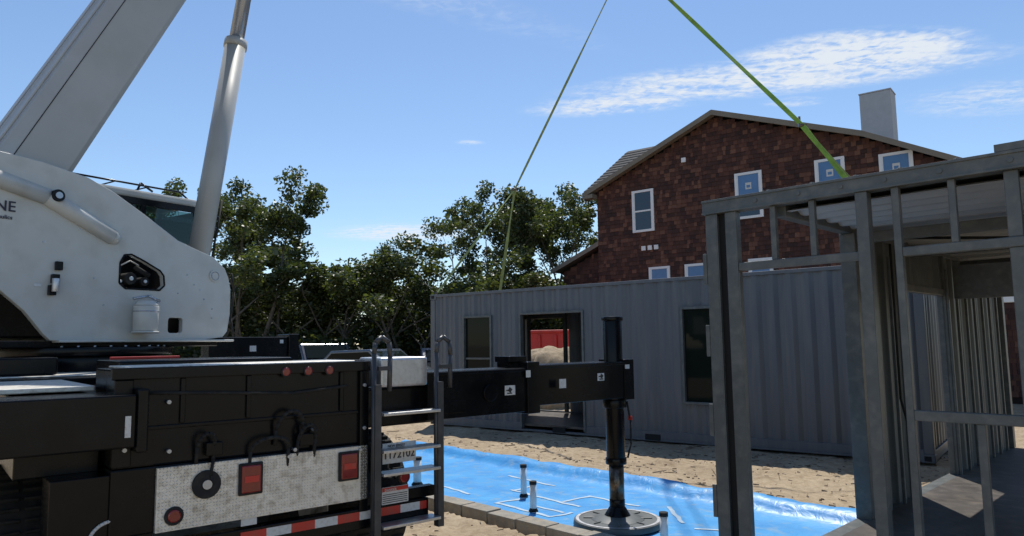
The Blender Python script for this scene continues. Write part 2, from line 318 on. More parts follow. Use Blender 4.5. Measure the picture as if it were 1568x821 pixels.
# ------------------------------------------------------------------ gray container
cont=empty('shipping_container',(-1.86,16.30,0),math.atan2(-.61,.79)); CL=9.8; CW=2.44; CH=2.9
ops=[(1.02,1.74,.72,2.34),(2.56,4.02,.14,2.36),(6.10,6.86,.74,2.33)]
z0,z1=.20,2.84
p=P('front_wall',cont,'cont'); corr(p,CL-.2,z0,z1,[(a-.1,b-.1,c,d) for a,b,c,d in ops],lambda s,d,z:(s+.1,.02+d,z)); p.done(False)
p=P('back_wall',cont,'cont_in'); corr(p,CL-.2,z0,z1,[(.95,2.05,.14,2.36)],lambda s,d,z:(s+.1,CW-.02-d,z)); p.done(False)
p=P('end_walls',cont,'cont'); corr(p,CW-.2,z0,z1,[],lambda s,d,z:(.02+d,.1+s,z)); corr(p,CW-.2,z0,z1,[],lambda s,d,z:(CL-.02-d,.1+s,z)); p.done(False)
p=P('roof_panel',cont,'cont'); corr(p,CL-.2,.06,CW-.06,[],lambda s,d,z:(s+.1,z,2.865-d*.5)); p.done(False)
p=P('frame_rails',cont,'cont',.006)
p.box(0.13,CL-.13,0.0,.06,2.84,2.90); p.box(.13,CL-.13,CW-.06,CW,2.84,2.90)
p.box(.13,2.54,-.003,.10,.07,.20); p.box(4.04,CL-.13,-.003,.10,.07,.20); p.box(.13,CL-.13,CW-.1,CW,.03,.20); p.box(.13,CL-.13,-.003,.10,.03,.07)
for x in(0,CL-.13):
    for y in(0,CW-.13): p.box(x,x+.13,y,y+.13,.14,2.78)
    p.box(x+.01,x+.12,.13,CW-.13,2.78,2.88); p.box(x+.01,x+.12,.13,CW-.13,.03,.18)
p.done()
p=P('corner_castings',cont,'cont',.01)
for x in(-.006,CL-.17):
    for y in(-.006,CW-.16):
        p.box(x,x+.178,y,y+.165,2.785,2.905); p.box(x,x+.178,y,y+.165,.02,.14)
p.done()
p=P('casting_holes',cont,'dark')
for x in(.03,CL-.13):
    for z in (2.81,.045): p.box(x,x+.09,-.010,-.004,z,z+.07)
for x in(5.3,3.3): p.box(x,x+.30,-.008,-.001,.045,.15)
p.done()
p=P('floor',cont,'ply'); p.box(.1,CL-.1,.05,CW-.05,.13,.17); p.done()
p=P('window_frames',cont,'steel',.004)
for a,b,c,d in ops:
    p.box(a-.045,a,-.022,.085,c-.045,d+.045); p.box(b,b+.045,-.022,.085,c-.045,d+.045); p.box(a,b,-.022,.085,d,d+.045)
    if c>.3: p.box(a,b,-.022,.085,c-.045,c)
a,b,c,d=ops[0]; p.box(a,b,.02,.044,1.45,1.49)
p.done()
p=P('window_glass',cont,'glass'); 
for a,b,c,d in (ops[0],ops[2]): p.box(a,b,.045,.052,c,d)
p.done()
p=P('interior_studs',cont,'steel')
for x in(.95,2.12,2.6,3.4,4.6): p.box(x,x+.07,2.2,2.28,.2,2.8)
p.box(1.02,2.12,2.2,2.28,2.36,2.44); p.done()
p=P('support_blocks',cont,'dark')
for x in(.4,3.2,6.5,9.2): p.box(x,x+.35,.15,.45,-.1,.03)
p.done()
# ------------------------------------------------------------------ steel frame module
mod=empty('steel_frame_module',(1.73,6.0,0),rad(-45))
ML=7.3; MX=.5; MR=2.9
p=P('end_frame',mod,'steel',.006)
p.box(-.10,MR,-.05,.07,2.84,2.96)
p.box(-.08,.02,-.04,.06,.0,2.84); p.box(.10,.20,-.04,.04,.0,2.84)
for x0,x1 in((.48,.525),(.79,.835),(1.73,1.775),(2.05,2.13),(2.5,2.56)): p.box(x0,x1,-.02,.03,2.41,2.84)
p.box(1.14,1.225,-.045,.05,.0,2.84); p.box(1.38,1.43,-.03,.03,.1,2.84)
p.box(.20,1.14,-.03,.03,2.345,2.41); p.box(1.43,MR,-.03,.03,2.345,2.41)
p.box(1.43,MR,-.03,.03,1.22,1.29); p.box(1.79,1.84,-.02,.025,.1,1.22); p.box(2.2,2.26,-.02,.025,.1,1.22)
p.box(2.05,2.13,-.02,.03,1.29,2.345); p.box(2.75,MR,-.04,.08,0,2.84)
p.done()
p=P('frame_lips',mod,'steel',.002)
p.box(-.10,MR,-.062,-.052,2.94,2.96); p.box(-.10,MR,-.062,-.052,2.84,2.855)
p.box(.02,.03,-.04,-.03,0,2.84); p.box(.20,.212,-.04,-.03,0,2.33); p.done()
p=P('post_gap_strip',mod,'dark'); p.box(.02,.10,.01,.02,.0,2.84); p.done()  # dark strip filling the gap between the two left posts
p=P('panel_clips',mod,'steel',.004)
for z in (.35,1.0,1.65,2.25): p.box(-.115,-.08,-.045,-.03,z,z+.26)
p.done()
p=P('roof_bolts',mod,'steel')
for x in(.38,.73,1.05,1.35,1.7,2.1,2.5): p.cyl((x,-.06,2.90),(x,-.045,2.90),.018,n=10); p.cyl((x+.1,-.02,2.96),(x+.1,-.02,2.972),.018,n=10)
p.box(2.02,2.2,-.06,.1,2.962,3.01); p.done()
p=P('side_frame',mod,'steel',.006)
p.box(MX-.03,MX+.07,.08,ML,2.76,2.90); p.box(MX-.04,MX+.1,1.45,1.64,.14,2.76); p.box(MX-.03,MX+.1,.09,ML,.04,.17)
p.box(MR-.1,MR,.08,ML,2.76,2.9); p.box(MR-.1,MR,.09,ML,.04,.17)
p.box(MX+.08,MR-.11,ML-.1,ML,2.76,2.9); p.box(MX,MX+.12,ML-.12,ML,.17,2.76); p.box(MR-.12,MR,ML-.12,ML,.17,2.76)
for y in(1.5,3.2,5.2): p.box(MX+.07,MR-.1,y,y+.06,2.66,2.76)
p.box(MX-.01,MX+.09,2.75,2.85,.17,2.76); p.box(MX-.01,MX+.09,4.35,4.45,.17,2.76); p.box(MX,MX+.08,2.85,4.35,2.28,2.36)
for y in np.arange(1.9,7,.41):
    if 2.75<y<4.35: continue
    p.box(MX+.09,MX+.12,y,y+.035,.175,2.6)
p.done()
p=P('dropped_header',mod,'steel',.006); p.box(MX+.12,MR-.12,4.6,4.72,2.25,2.66); p.done()
p=P('side_wall',mod,'modwall'); corr(p,ML-1.8,.17,2.76,[(1.12,2.70,.17,2.28)],lambda s,d,z:(MX+.02+d,1.64+s,z)); p.done(False)
p=P('far_side_wall',mod,'modwall'); corr(p,ML-.3,.17,2.76,[(2.2,6.3,.17,2.3)],lambda s,d,z:(MR-.02-d,.1+s,z)); p.done(False)
p=P('ceiling',mod,'ceil'); corr(p,ML-.15,MX+.07,MR-.1,[],lambda s,d,z:(z,.08+s,2.80+d)); p.done(False)
p=P('roof_skin',mod,'cont'); p.box(MX+.075,MR-.105,.08,ML-.105,2.865,2.885); p.done()
p=P('floor',mod,'ply'); p.box(MX+.105,MR-.105,.09,ML-.1,.10,.175); p.done()
p=P('conduits',mod,'rubber'); p.tube([(MX+.2,2.1,2.7),(MX+.2,2.1,1.2),(MX+.2,2.3,.9)],.012); p.tube([(MX+.3,1.8,2.72),(2.0,3.0,2.70),(2.4,5,2.72)],.014); p.done()
# ------------------------------------------------------------------ rigging
rig=empty('lifting_sling',(2.44,14.0,9.6),0)
def web(a,b,wd,m,nm,sag=.0):
    q=P(nm,rig,m); a=Vector(a)-rig.location; b=Vector(b)-rig.location; d=b-a; side=d.cross(Vector((-.3,1,.1))).normalized()
    n=30; last=None
    for i in range(n+1):
        t=i/n; c=a+d*t-Vector((0,0,sag*4*t*(1-t))); tw=side.lerp(d.cross(side).normalized(),.5+.5*math.sin(t*7)).normalized()*wd/2; nn=tw.cross(d).normalized()*.006
        v=[q.bm.verts.new(c+tw+nn),q.bm.verts.new(c-tw+nn),q.bm.verts.new(c-tw-nn),q.bm.verts.new(c+tw-nn)]
        if last:
            for k in range(4): q.bm.faces.new((last[k],last[(k+1)%4],v[(k+1)%4],v[k]))
        last=v
    q.done()
AP=(2.44,14.0,9.6); RG=(4.80,11.5,5.28); LG=(.09,16.6,5.38)
web(AP,RG,.075,'strap_y','main_strap'); web(AP,LG,.05,'strap_g','main_strap')
c2w=lambda s,y,z:(-1.86+.79*s+.61*y,16.30-.61*s+.79*y,z)
web(RG,c2w(CL-.1,.08,2.92),.085,'strap_y','leg_strap'); web(RG,c2w(CL-.1,CW-.08,2.92),.035,'strap_g','leg_strap')
web(LG,c2w(.1,.08,2.92),.05,'strap_g','leg_strap'); web(LG,c2w(.1,CW-.08,2.92),.07,'strap_g','leg_strap')
q=P('shackles',rig,'brass')
for c in(RG,LG): c=Vector(c)-rig.location; q.cyl(c+Vector((-.06,0,0)),c+Vector((.06,0,0)),.03,n=12)
for s_,y_ in((.1,.08),(.1,CW-.08),(CL-.1,.08),(CL-.1,CW-.08)):
    c=Vector(c2w(s_,y_,2.9))-rig.location; q.cyl(c,c+Vector((0,0,.07)),.035,n=10)
q.done()
q=P('hook_block',rig,'black',.02); q.box(-.1,.1,-.07,.07,.15,.5); q.cyl((0,-.1,.35),(0,.1,.35),.15,n=24); q.cyl((0,0,.15),(0,0,0),.05); q.done()
q=P('hoist_rope',rig,'rubber'); q.cyl((-.1,0,.5),(-.1,.6,16),.012,n=6); q.cyl((.1,0,.5),(.1,.6,16),.012,n=6); q.done()
# ------------------------------------------------------------------ crane truck
tr=empty('crane_truck',(1.12,7.05,0),math.atan2(.64,.77))
p=P('rear_body',tr,'black',.012)
p.box(-4.46,-2.84,0.0,.55,1.09,1.66); p.box(-4.46,-2.84,.0,.5,.70,1.088); p.box(-4.9,-4.47,.25,2.0,1.05,1.50)
p.box(-4.2,-2.9,.5,9.5,.75,1.25)
p.box(-2.83,-2.2,.08,.6,1.18,1.46); p.box(-4.9,-2.2,.62,1.9,1.22,1.5)
p.box(-4.9,-2.25,1.9,9.2,1.42,1.56)
p.box(-2.5,-2.2,2.0,8.6,1.0,1.42); p.box(-4.9,-4.6,2.0,8.6,1.0,1.42)
p.done()
p=P('rear_trim',tr,'black',.008)
p.box(-4.48,-2.82,-.035,.0,1.60,1.67); p.box(-4.46,-4.36,-.02,0,1.10,1.60); p.box(-2.90,-2.83,-.03,0,.62,1.60)
p.box(-4.36,-2.90,-.012,0,1.30,1.325)
for x in(-3.95,-3.35): p.box(x,x+.10,-.05,0,1.12,1.2)
for x in(-4.1,-3.7,-3.05): p.box(x,x+.03,-.02,0,1.33,1.60)
p.done()
p=P('deck_top_plates',tr,'plate_alu',.006); p.box(-4.4,-2.9,.05,.5,1.662,1.675); p.box(-4.85,-4.0,2.1,4.4,1.562,1.575); p.box(-3.0,-2.3,1.95,4.0,1.562,1.575); p.box(-7.0,-4.5,.32,1.6,1.53,1.56); p.done()
p=P('deck_lockers',tr,'black',.015); p.box(-4.3,-3.1,.7,1.5,1.5,1.70); p.box(-3.0,-2.4,.9,1.6,1.56,1.66); p.box(-4.9,-4.45,2.2,2.9,1.58,1.72); p.done()
p=P('red_deck_rail',tr,'red',.005); p.box(-4.2,-3.7,1.52,1.56,1.70,1.72); p.box(-2.9,-2.5,2.0,2.04,1.60,1.63); p.done()
p=P('hoses',tr,'rubber')
def loop(x,w_,z,h): 
    pts=[(x+w_/2*math.cos(t),-.04-.05*math.sin(t),z+h*math.sin(t)) for t in np.linspace(0,math.pi,9)]; p.tube([(x+w_/2,-.02,z-.12)]+pts+[(x-w_/2,-.02,z-.1)],.012)
loop(-3.42,.18,1.24,.12); loop(-3.30,.12,1.16,.10); loop(-3.95,.10,1.18,.08); loop(-3.55,.25,1.12,.08)
p.tube([(-4.3,-.03,1.52),(-3.9,-.035,1.50),(-3.4,-.03,1.47),(-3.0,-.03,1.50)],.010); p.tube([(-3.9,-.03,1.1),(-3.92,-.05,1.0),(-3.88,-.03,.9)],.01); p.done()
p=P('hose_fittings',tr,'chrome')
for x,z in((-3.33,1.18),(-3.38,1.10),(-3.9,1.17),(-4.17,1.46),(-4.16,1.17),(-3.25,1.22),(-3.42,1.06),(-2.9,1.05),(-4.4,1.5),(-4.4,1.2),(-2.87,1.5),(-2.87,1.2)): p.cyl((x,-.045,z),(x,0,z),.012,n=12)
p.done()
p=P('bumper',tr,'plate_alu',.004); p.box(-4.22,-2.84,-.03,-.001,.705,1.075)
for i in range(70):
    for j in range(19):
        x=-4.205+i*.0196; z=.718+j*.0196; s_=1 if (i+j)%2 else -1
        if abs(x+3.67)<.08 and abs(z-.95)<.12 or abs(x+2.99)<.09 and abs(z-.95)<.12 or (x+3.94)**2+(z-.95)**2<.0075: continue
        dx,dz=.0078*s_,.0078; px,pz=.0024*s_,-.0024
        c=p.bm.verts.new((x,-.0350,z)); v=[p.bm.verts.new((x-dx,-.0302,z-dz)),p.bm.verts.new((x+px,-.0302,z+pz)),p.bm.verts.new((x+dx,-.0302,z+dz)),p.bm.verts.new((x-px,-.0302,z-pz))]
        for k in range(4): p.bm.faces.new((v[k],v[(k+1)%4],c))
o=p.done(); o.modifiers.clear()
p=P('tail_lights',tr,'red_lens',.018)
for x in(-3.67,-2.99): p.box(x-.062,x+.062,-.06,-.03,.865,1.035)
for x in(-3.45,-3.295,-3.14): p.cyl((x,-.05,1.615),(x,-.034,1.615),.028,n=18)
p.cyl((-4.12,-.05,.79),(-4.12,-.03,.79),.038,n=20); p.cyl((-2.55,-.06,.82),(-2.55,-.03,.82),.038,n=20); p.done()
p=P('tail_light_reflectors',tr,'redtape',.004)
for x in(-3.67,-2.99): p.box(x-.045,x+.045,-.063,-.061,.93,.97)
p.done()
p=P('light_bezels',tr,'rubber',.02)
for x in(-3.67,-2.99): p.box(x-.078,x+.078,-.05,-.03,.85,1.05)
p.done()
p=P('light_grommets',tr,'rubber',.004)
p.cyl((-3.94,-.05,.95),(-3.94,-.03,.95),.085,n=28); p.cyl((-4.12,-.042,.79),(-4.12,-.03,.79),.055,n=24); p.cyl((-2.55,-.052,.82),(-2.55,-.03,.82),.05,n=24)
for x in(-3.45,-3.295,-3.14): p.cyl((x,-.042,1.615),(x,-.034,1.615),.036,n=18)
p.done()
p=P('reverse_light',tr,'chrome'); p.cyl((-3.94,-.06,.95),(-3.94,-.05,.95),.028,n=18); p.done()
p=P('underride_bar',tr,'black',.006); p.box(-4.2,-2.32,-.02,.08,.50,.64); p.box(-4.75,-4.22,.02,.3,.55,1.06); p.box(-2.84,-2.25,.0,.08,.642,.72); p.done()
pr_=P('stripe_red',tr,'redtape'); pw=P('stripe_white',tr,'label'); x=-3.72; k=0
while x<-2.36:
    (pr_ if k%2==0 else pw).box(x,min(x+.165,-2.34),-.0235,-.021,.565,.622); x+=.165; k+=1
pr_.done(); pw.done()
p=P('decals',tr,'label')
for a in[(-2.72,-2.5,.64,.76),(-3.72,-3.62,.66,.74),(-.95,-.87,1.38,1.46)]: p.box(a[0],a[1],-.026,-.021,a[2],a[3])
p.box(-2.73,-2.45,-.05,-.046,.93,1.075); p.box(-.40,-.31,.034,.038,1.42,1.49); p.box(-1.32,-1.27,-.006,-.002,1.49,1.55); p.box(-.02,.04,.024,.028,1.52,1.56)
p.box(-1.54,-1.43,.012,.018,1.35,1.43); p.done()
p=P('decal_marks',tr,'ink')
for x0,z0_,yy in((-.40,1.42,.0325),(-1.54,1.35,.0105)):
    p.box(x0+.012,x0+.05,yy-.001,yy,z0_+.035,z0_+.045); p.box(x0+.02,x0+.075,yy-.001,yy,z0_+.01,z0_+.02); p.box(x0+.035,x0+.07,yy-.001,yy,z0_+.025,z0_+.06,rot=Matrix.Rotation(.6,3,'Y'))
for k in range(5): p.box(-2.715,-2.51,-.0275,-.0265,.65+k*.014,.655+k*.014)
p.done()
p=P('decal_red_band',tr,'redtape'); p.box(-2.718,-2.502,-.0285,-.0265,.73,.757); p.done()
text('1172102',tr,(-2.725,-.053,.965),.075,'hazard'); text('NEW JERSEY',tr,(-2.69,-.053,1.045),.026,'hazard'); text('DANGER',tr,(-2.70,-.031,.733),.024,'label')
p=P('ladder',tr,'stile',0)
for x in(-2.80,-2.27):
    p.tube([(x-.03,-.10,.50),(x-.03,-.10,1.72),(x-.02,-.10,1.80),(x+.03,-.10,1.84),(x+.09,-.10,1.80),(x+.10,-.10,1.70),(x+.10,-.09,1.45)],.018,10)
    p.box(x-.035,x+.015,-.13,-.07,.44,1.5); p.box(x+.0,x+.09,-.12,-.09,1.60,1.63)
p.done()
p=P('ladder_treads',tr,'alu',.004)
for z in(.50,.86,1.02,1.28): p.box(-2.78,-2.30,-.16,-.03,z,z+.022)
p.done()
p=P('silver_box',tr,'alu',.02); p.box(-2.72,-2.31,.0,.35,1.47,1.69); p.done()
p=P('outrigger_beam',tr,'black',.01)
p.box(-2.3,-1.30,.02,.40,1.20,1.57); p.box(-1.30,-1.16,.0,.42,1.18,1.62); p.box(-1.16,.0,.04,.36,1.24,1.59); p.box(-1.42,-1.22,.1,.3,1.62,1.67)
p.box(-.03,.11,.03,.37,1.22,1.61)
p.cyl((-1.7,.0,1.38),(-1.7,.02,1.38),.07,n=24); p.box(-2.2,-1.95,.012,.02,1.24,1.34); p.box(-1.16,-.03,.03,.04,1.56,1.585); p.box(-2.3,-1.3,.01,.02,1.54,1.565); p.done()
jy=.17
p=P('jack_cylinder',tr,'black',.006); p.cyl((-.03,jy,.62),(-.03,jy,1.99),.092,n=32); p.cyl((-.03,jy,1.99),(-.03,jy,2.03),.105,n=32); p.cyl((-.03,jy,1.22),(-.03,jy,1.14),.115,n=32); p.cyl((-.03,jy,.66),(-.03,jy,.60),.102,n=32)
p.cyl((-.03,jy,.10),(-.03,jy,.22),.14,.06,n=32); p.cyl((-.03,jy,.20),(-.03,jy,.27),.075,n=24); p.done()
p=P('jack_ram',tr,'brass'); p.cyl((-.03,jy,.2),(-.03,jy,.62),.072,n=32); p.done()
p=P('jack_hose',tr,'rubber'); p.tube([(.05,.08,1.2),(.075,.06,1.0),(.07,.06,.8),(.04,.08,.66)],.01); p.done()
p=P('jack_marker',tr,'redtape'); p.box(.062,.08,.04,.08,1.02,1.06); p.done()
p=P('float_pad',tr,'modwall',.01); p.cyl((-.03,jy,.03),(-.03,jy,.085),.43,.42,n=48); p.cyl((-.03,jy,.085),(-.03,jy,.12),.26,.15,n=40)
for k in range(8):
    t_=k*math.pi/4; p.box(-.03+.12,-.03+.33,jy-.006,jy+.006,.08,.097,rot=Matrix.Rotation(t_,3,'Z'),c=(-.03,jy,.09))
p.done()
p=P('float_pad_rim',tr,'alu',.004)
N_=48
for i in range(N_):
    a0=2*math.pi*i/N_; a1=2*math.pi*(i+1)/N_; p.quad(*[(-.03+r_*math.cos(t),jy+r_*math.sin(t),z_) for r_,t,z_ in((.405,a0,.0885),(.405,a1,.0885),(.375,a1,.0885),(.375,a0,.0885))])
p.done().modifiers.clear()
p=P('front_outrigger',tr,'black',.01); p.box(-2.3,-1.2,5.4,5.75,1.60,1.92); p.box(-1.2,-1.05,5.36,5.8,1.55,1.96); p.cyl((-1.12,5.58,.1),(-1.12,5.58,1.6),.08); p.done()
p=P('left_outrigger',tr,'black',.01); p.box(-7.6,-4.36,-.12,.30,1.22,1.52); p.box(-4.36,-4.30,-.14,.32,1.19,1.55); p.cyl((-7.5,.1,.05),(-7.5,.1,1.9),.11); p.done()
p=P('outrigger_labels',tr,'label'); p.box(-1.75,-1.66,5.393,5.397,1.72,1.80); p.box(-1.32,-1.27,5.393,5.397,1.83,1.88); p.box(-4.42,-4.39,-.126,-.121,1.28,1.40); p.done()
def wheel(x0,x1,y,z=.52,r=.52):
    p=P('tyre',tr,'rubber',.02); p.cyl((x0,y,z),(x1,y,z),r,n=48)
    for k in range(48):
        t_=2*math.pi*k/48; c=Vector(((x0+x1)/2,y+math.cos(t_)*r,z+math.sin(t_)*r)); 
        for xx in(x0+.02,(x0+x1)/2+.01): p.box(xx,xx+abs(x1-x0)/2-.03,c.y-.022,c.y+.022,c.z-.010,c.z+.010,rot=Matrix.Rotation(t_,3,'X'))
    p.done()
    p=P('rim',tr,'alu'); p.cyl((x0-.01,y,z),(x0+.0,y,z),r*.55,n=32); p.cyl((x0-.06,y,z),(x0-.01,y,z),r*.2,n=20); p.cyl((x1,y,z),(x1+.01,y,z),r*.55,n=32); p.done()
for y in(.95,2.3,6.9,8.2):
    wheel(-4.95,-4.68,y); wheel(-4.63,-4.36,y); wheel(-2.8,-2.53,y); wheel(-2.48,-2.21,y)
p=P('mudflap_emblem',tr,'label')
for a0,a1 in((20,160),(200,340)):
    p.tube([(-4.44+.115*math.cos(rad(t)),.010,.69+.115*math.sin(rad(t))) for t in range(a0,a1+1,10)],.010,8)
p.tube([(-4.44,.01,.64),(-4.44,.01,.75)],.010,8); p.done()
p=P('carrier_cab',tr,'white',.05); p.prism([(-4.9,.7),(-3.6,.7),(-3.6,2.3),(-3.75,2.55),(-4.75,2.55),(-4.9,2.2)],9.3,11.0); p.done()
p=P('carrier_cab_glass',tr,'glass',.01); p.box(-4.75,-3.75,9.285,9.30,1.7,2.3); p.box(-3.602,-3.59,9.5,10.7,1.7,2.25); p.done()
# ---------------- superstructure
ss=empty('superstructure',(0,0,0),0); ss.parent=tr
W=Matrix.Translation(Vector((-3.19,8.0,0)))@Matrix.Rotation(math.atan2(.83,.55),4,'Z')
trW=Matrix.Translation(Vector((1.12,7.05,0)))@Matrix.Rotation(math.atan2(.64,.77),4,'Z')
ss.matrix_local=trW.inverted()@W
def plate(y,name,holes=True):
    cu=bpy.data.curves.new(name,'CURVE'); cu.dimensions='2D'; cu.fill_mode='BOTH'; cu.extrude=.028; cu.bevel_depth=.006
    outer=[(-.06,1.90),(-.01,1.96),(.02,2.15),(.02,2.42),(-.01,2.55),(-.06,2.65),(-.20,2.76),(-.42,2.83),(-.62,2.90),(-.98,3.12),(-1.30,3.30),(-1.55,3.40),(-1.95,3.47),(-2.6,3.52),(-3.6,3.5),(-4.1,3.3),(-4.1,2.3),(-3.4,2.45),(-2.9,2.48),(-2.55,2.44),(-2.25,2.33),(-2.02,2.13),(-1.86,1.93),(-1.80,1.87),(-.3,1.87)]
    def sp(pts,cyc=True):
        s=cu.splines.new('POLY'); s.points.add(len(pts)-1)
        for q,(x,z) in zip(s.points,pts): q.co=(x,z,0,1)
        s.use_cyclic_u=cyc
    sp(outer)
    def rr(x0,x1,z0,z1,r=.05):
        out=[]
        for cx,cz,a0 in((x1-r,z1-r,0),(x0+r,z1-r,90),(x0+r,z0+r,180),(x1-r,z0+r,270)):
            for k in range(5): t_=rad(a0+k*22.5); out.append((cx+r*math.cos(t_),cz+r*math.sin(t_)))
        return out
    if holes:
        sp([(-1.21,2.42),(-1.21,2.62),(-1.17,2.70),(-1.10,2.71),(-.98,2.66),(-.80,2.57),(-.76,2.52),(-.75,2.42),(-.80,2.37),(-1.15,2.37)]); sp(rr(-.70,-.53,1.93,2.10,.035))
    cu.materials.append(M['white']); o=bpy.data.objects.new(name,cu); sc.collection.objects.link(o); o.parent=ss; o.location=(0,y,0); o.rotation_euler=(math.pi/2,0,0)
plate(0,'side_plate'); plate(1.15,'far_side_plate',False)
p=P('frame_interior',ss,'black',.01); p.box(-3.8,-.1,.35,1.1,1.9,2.4); p.box(-1.35,-.6,.28,.34,2.25,2.85); p.box(-4.0,-.05,.06,1.1,1.80,1.865); p.done()
p=P('base_flange',ss,'white',.008); p.box(-1.75,.05,-.09,.06,1.845,1.868); p.done()
p=P('cross_members',ss,'white',.01); p.box(-.05,.0,.03,1.12,1.96,2.45); p.box(-3.9,-2.2,.1,1.0,2.9,3.0); p.done()
p=P('engine_parts',ss,'rubber',.004); p.cyl((-1.05,.05,2.48),(-1.05,.2,2.48),.06); p.cyl((-.9,.06,2.46),(-.9,.2,2.46),.045); p.cyl((-1.0,.08,2.60),(-.85,.08,2.52),.025); p.done()
p=P('engine_fittings',ss,'alu',.003); p.cyl((-1.05,.04,2.48),(-1.05,.05,2.48),.022); p.cyl((-.9,.05,2.46),(-.9,.06,2.46),.018); p.tube([(-1.15,.1,2.6),(-1.05,.08,2.66),(-.95,.1,2.62)],.008); p.cyl((-1.14,.07,2.45),(-1.14,.1,2.45),.015); p.done()
p=P('hole_rims',ss,'black')
hp=[(-1.21,2.42),(-1.21,2.62),(-1.17,2.70),(-1.10,2.71),(-.98,2.66),(-.80,2.57),(-.76,2.52),(-.75,2.42),(-.80,2.37),(-1.15,2.37)]
p.tube([(x,-.036,z) for x,z in hp+hp[:1]],.009,8); p.done()
p=P('filter_canister',ss,'white',.01); p.cyl((-1.0,-.16,1.95),(-1.0,-.16,2.20),.115,n=32); p.cyl((-1.0,-.16,2.2),(-1.0,-.16,2.25),.115,.07,n=32); p.cyl((-1.0,-.16,1.93),(-1.0,-.16,1.95),.13,n=32); p.done()
p=P('filter_straps',ss,'chrome'); p.cyl((-1.0,-.16,2.14),(-1.0,-.16,2.15),.117,n=32); p.tube([(-1.1,-.1,2.27),(-.95,-.1,2.30),(-.82,-.08,2.26),(-.85,-.03,2.2)],.013); p.done()
p=P('side_rail',ss,'white'); p.tube([(-2.9,-.05,3.40),(-1.9,-.05,3.16),(-1.30,-.05,2.86)],.075,20); p.cyl((-1.30,-.05,2.86),(-1.24,-.05,2.83),.075,.04); p.done()
p=P('pivot_pin',ss,'black'); p.cyl((-1.84,-.14,3.17),(-1.84,-.03,3.17),.055,n=24); p.done()
p=P('cylinder_pin_boss',ss,'white'); p.cyl((-.18,-.05,2.56),(-.18,-.03,2.56),.065,n=28); p.done()
p=P('pivot_pin_face',ss,'chrome'); p.cyl((-1.84,-.155,3.17),(-1.84,-.14,3.17),.03,n=20)
p.tube([(-.18+.045*math.cos(t),-.053,2.56+.045*math.sin(t)) for t in np.linspace(0,6.283,17)],.004,6)
for x,z in((-.5,2.55),(-.42,2.45),(-.35,2.4),(-1.35,2.2),(-1.45,2.45),(-.2,2.2),(-.2,2.1),(-1.6,2.9),(-.6,2.35),(-1.9,2.75),(-.3,2.3)): p.cyl((x,-.038,z),(x,-.03,z),.009,n=10)
p.done()
p=P('extinguisher_bracket',ss,'black',.004); p.box(-1.85,-1.79,-.08,-.036,2.27,2.36); p.box(-1.83,-1.77,-.09,-.036,2.38,2.46); p.box(-1.80,-1.74,-.07,-.036,2.5,2.58); p.done()
p=P('extinguisher_label',ss,'alu',.003); p.cyl((-1.81,-.1,2.30),(-1.81,-.1,2.42),.03,n=16); p.box(-1.96,-1.9,-.04,-.036,2.34,2.37); p.done()
text('CRANE',ss,(-2.56,-.04,2.985),.13,'hazard'); text('hydraulics',ss,(-2.36,-.04,2.915),.05,'hazard')
p=P('turntable',ss,'black',.01); p.cyl((-1.2,.58,1.56),(-1.2,.58,1.72),.72,n=48); p.cyl((-1.2,.58,1.72),(-1.2,.58,1.80),.8,n=48); p.done()
p=P('turntable_bolts',ss,'chrome')
for k in range(36):
    t_=2*math.pi*k/36; p.cyl((-1.2+.76*math.cos(t_),.58+.76*math.sin(t_),1.80),(-1.2+.76*math.cos(t_),.58+.76*math.sin(t_),1.815),.012,n=8)
p.done()
phi=rad(63.2); ax=Vector((math.cos(phi),0,math.sin(phi))); nr=Vector((math.sin(phi),0,-math.cos(phi)))
def boomsec(p,s0,s1,w2,h,yc=.58):
    base=Vector((-1.58,yc,3.44)); c=.10
    sec=[(-w2,-c*0.6),(-w2+c*.6,0),(w2-c*.6,0),(w2,-c*.6),(w2,-h+c),(w2-c,-h),(-w2+c,-h),(-w2,-h+c)]
    f=lambda s,y,z: base+ax*s+Vector((0,y,0))+nr*z
    r0=[p.bm.verts.new(f(s0,y,z)) for y,z in sec]; r1=[p.bm.verts.new(f(s1,y,z)) for y,z in sec]
    for i in range(8): j=(i+1)%8; p.bm.faces.new((r0[i],r0[j],r1[j],r1[i]))
    p.bm.faces.new(r0); p.bm.faces.new(r1[::-1])
p=P('boom',ss,'boom',.012); boomsec(p,-1.2,7.0,.38,.60); boomsec(p,7.0,7.15,.40,.64)
boomsec(p,7.15,14,.33,.52); boomsec(p,14,22,.28,.45); p.done()
base=Vector((-1.58,.58,3.44))
p=P('boom_seam',ss,'rubber',0)
p.tube([base+ax*s+Vector((0,-.382,0))-nr*(.50) for s in(-1.0,7.0)],.004,6); p.done()
p=P('boom_top_rail',ss,'boom',.004)
p.tube([base+ax*s+Vector((0,-.2,0))-nr*.615 for s in(-.5,6.5)],.012,6); p.tube([base+ax*s+Vector((0,.1,0))-nr*.612 for s in(-.5,6.5)],.008,6); p.done()
p=P('lift_cylinder',ss,'boom'); A=Vector((-.06,.58,2.35)); Bq=Vector((.53,.58,6.19)); dd=(Bq-A).normalized()
p.cyl(A,A+dd*3.27,.125,n=40); p.cyl(A+dd*3.20,A+dd*3.30,.138,n=40); p.done()
p=P('lift_rod',ss,'chrome'); p.cyl(A+dd*3.3,A+dd*6.2,.088,n=32); p.done()
p=P('cylinder_lines',ss,'rubber'); p.tube([A+Vector((.17,-.1,-.1)),A+Vector((.16,-.1,.3))+dd*.1,A+Vector((.14,-.06,0))+dd*1.2],.012); p.tube([(.02,-.05,2.6),(.08,-.02,2.4),(.06,.0,2.1),(.1,.0,1.9)],.012); p.done()
oc=P('operator_cab_shell',ss,'white',.03)
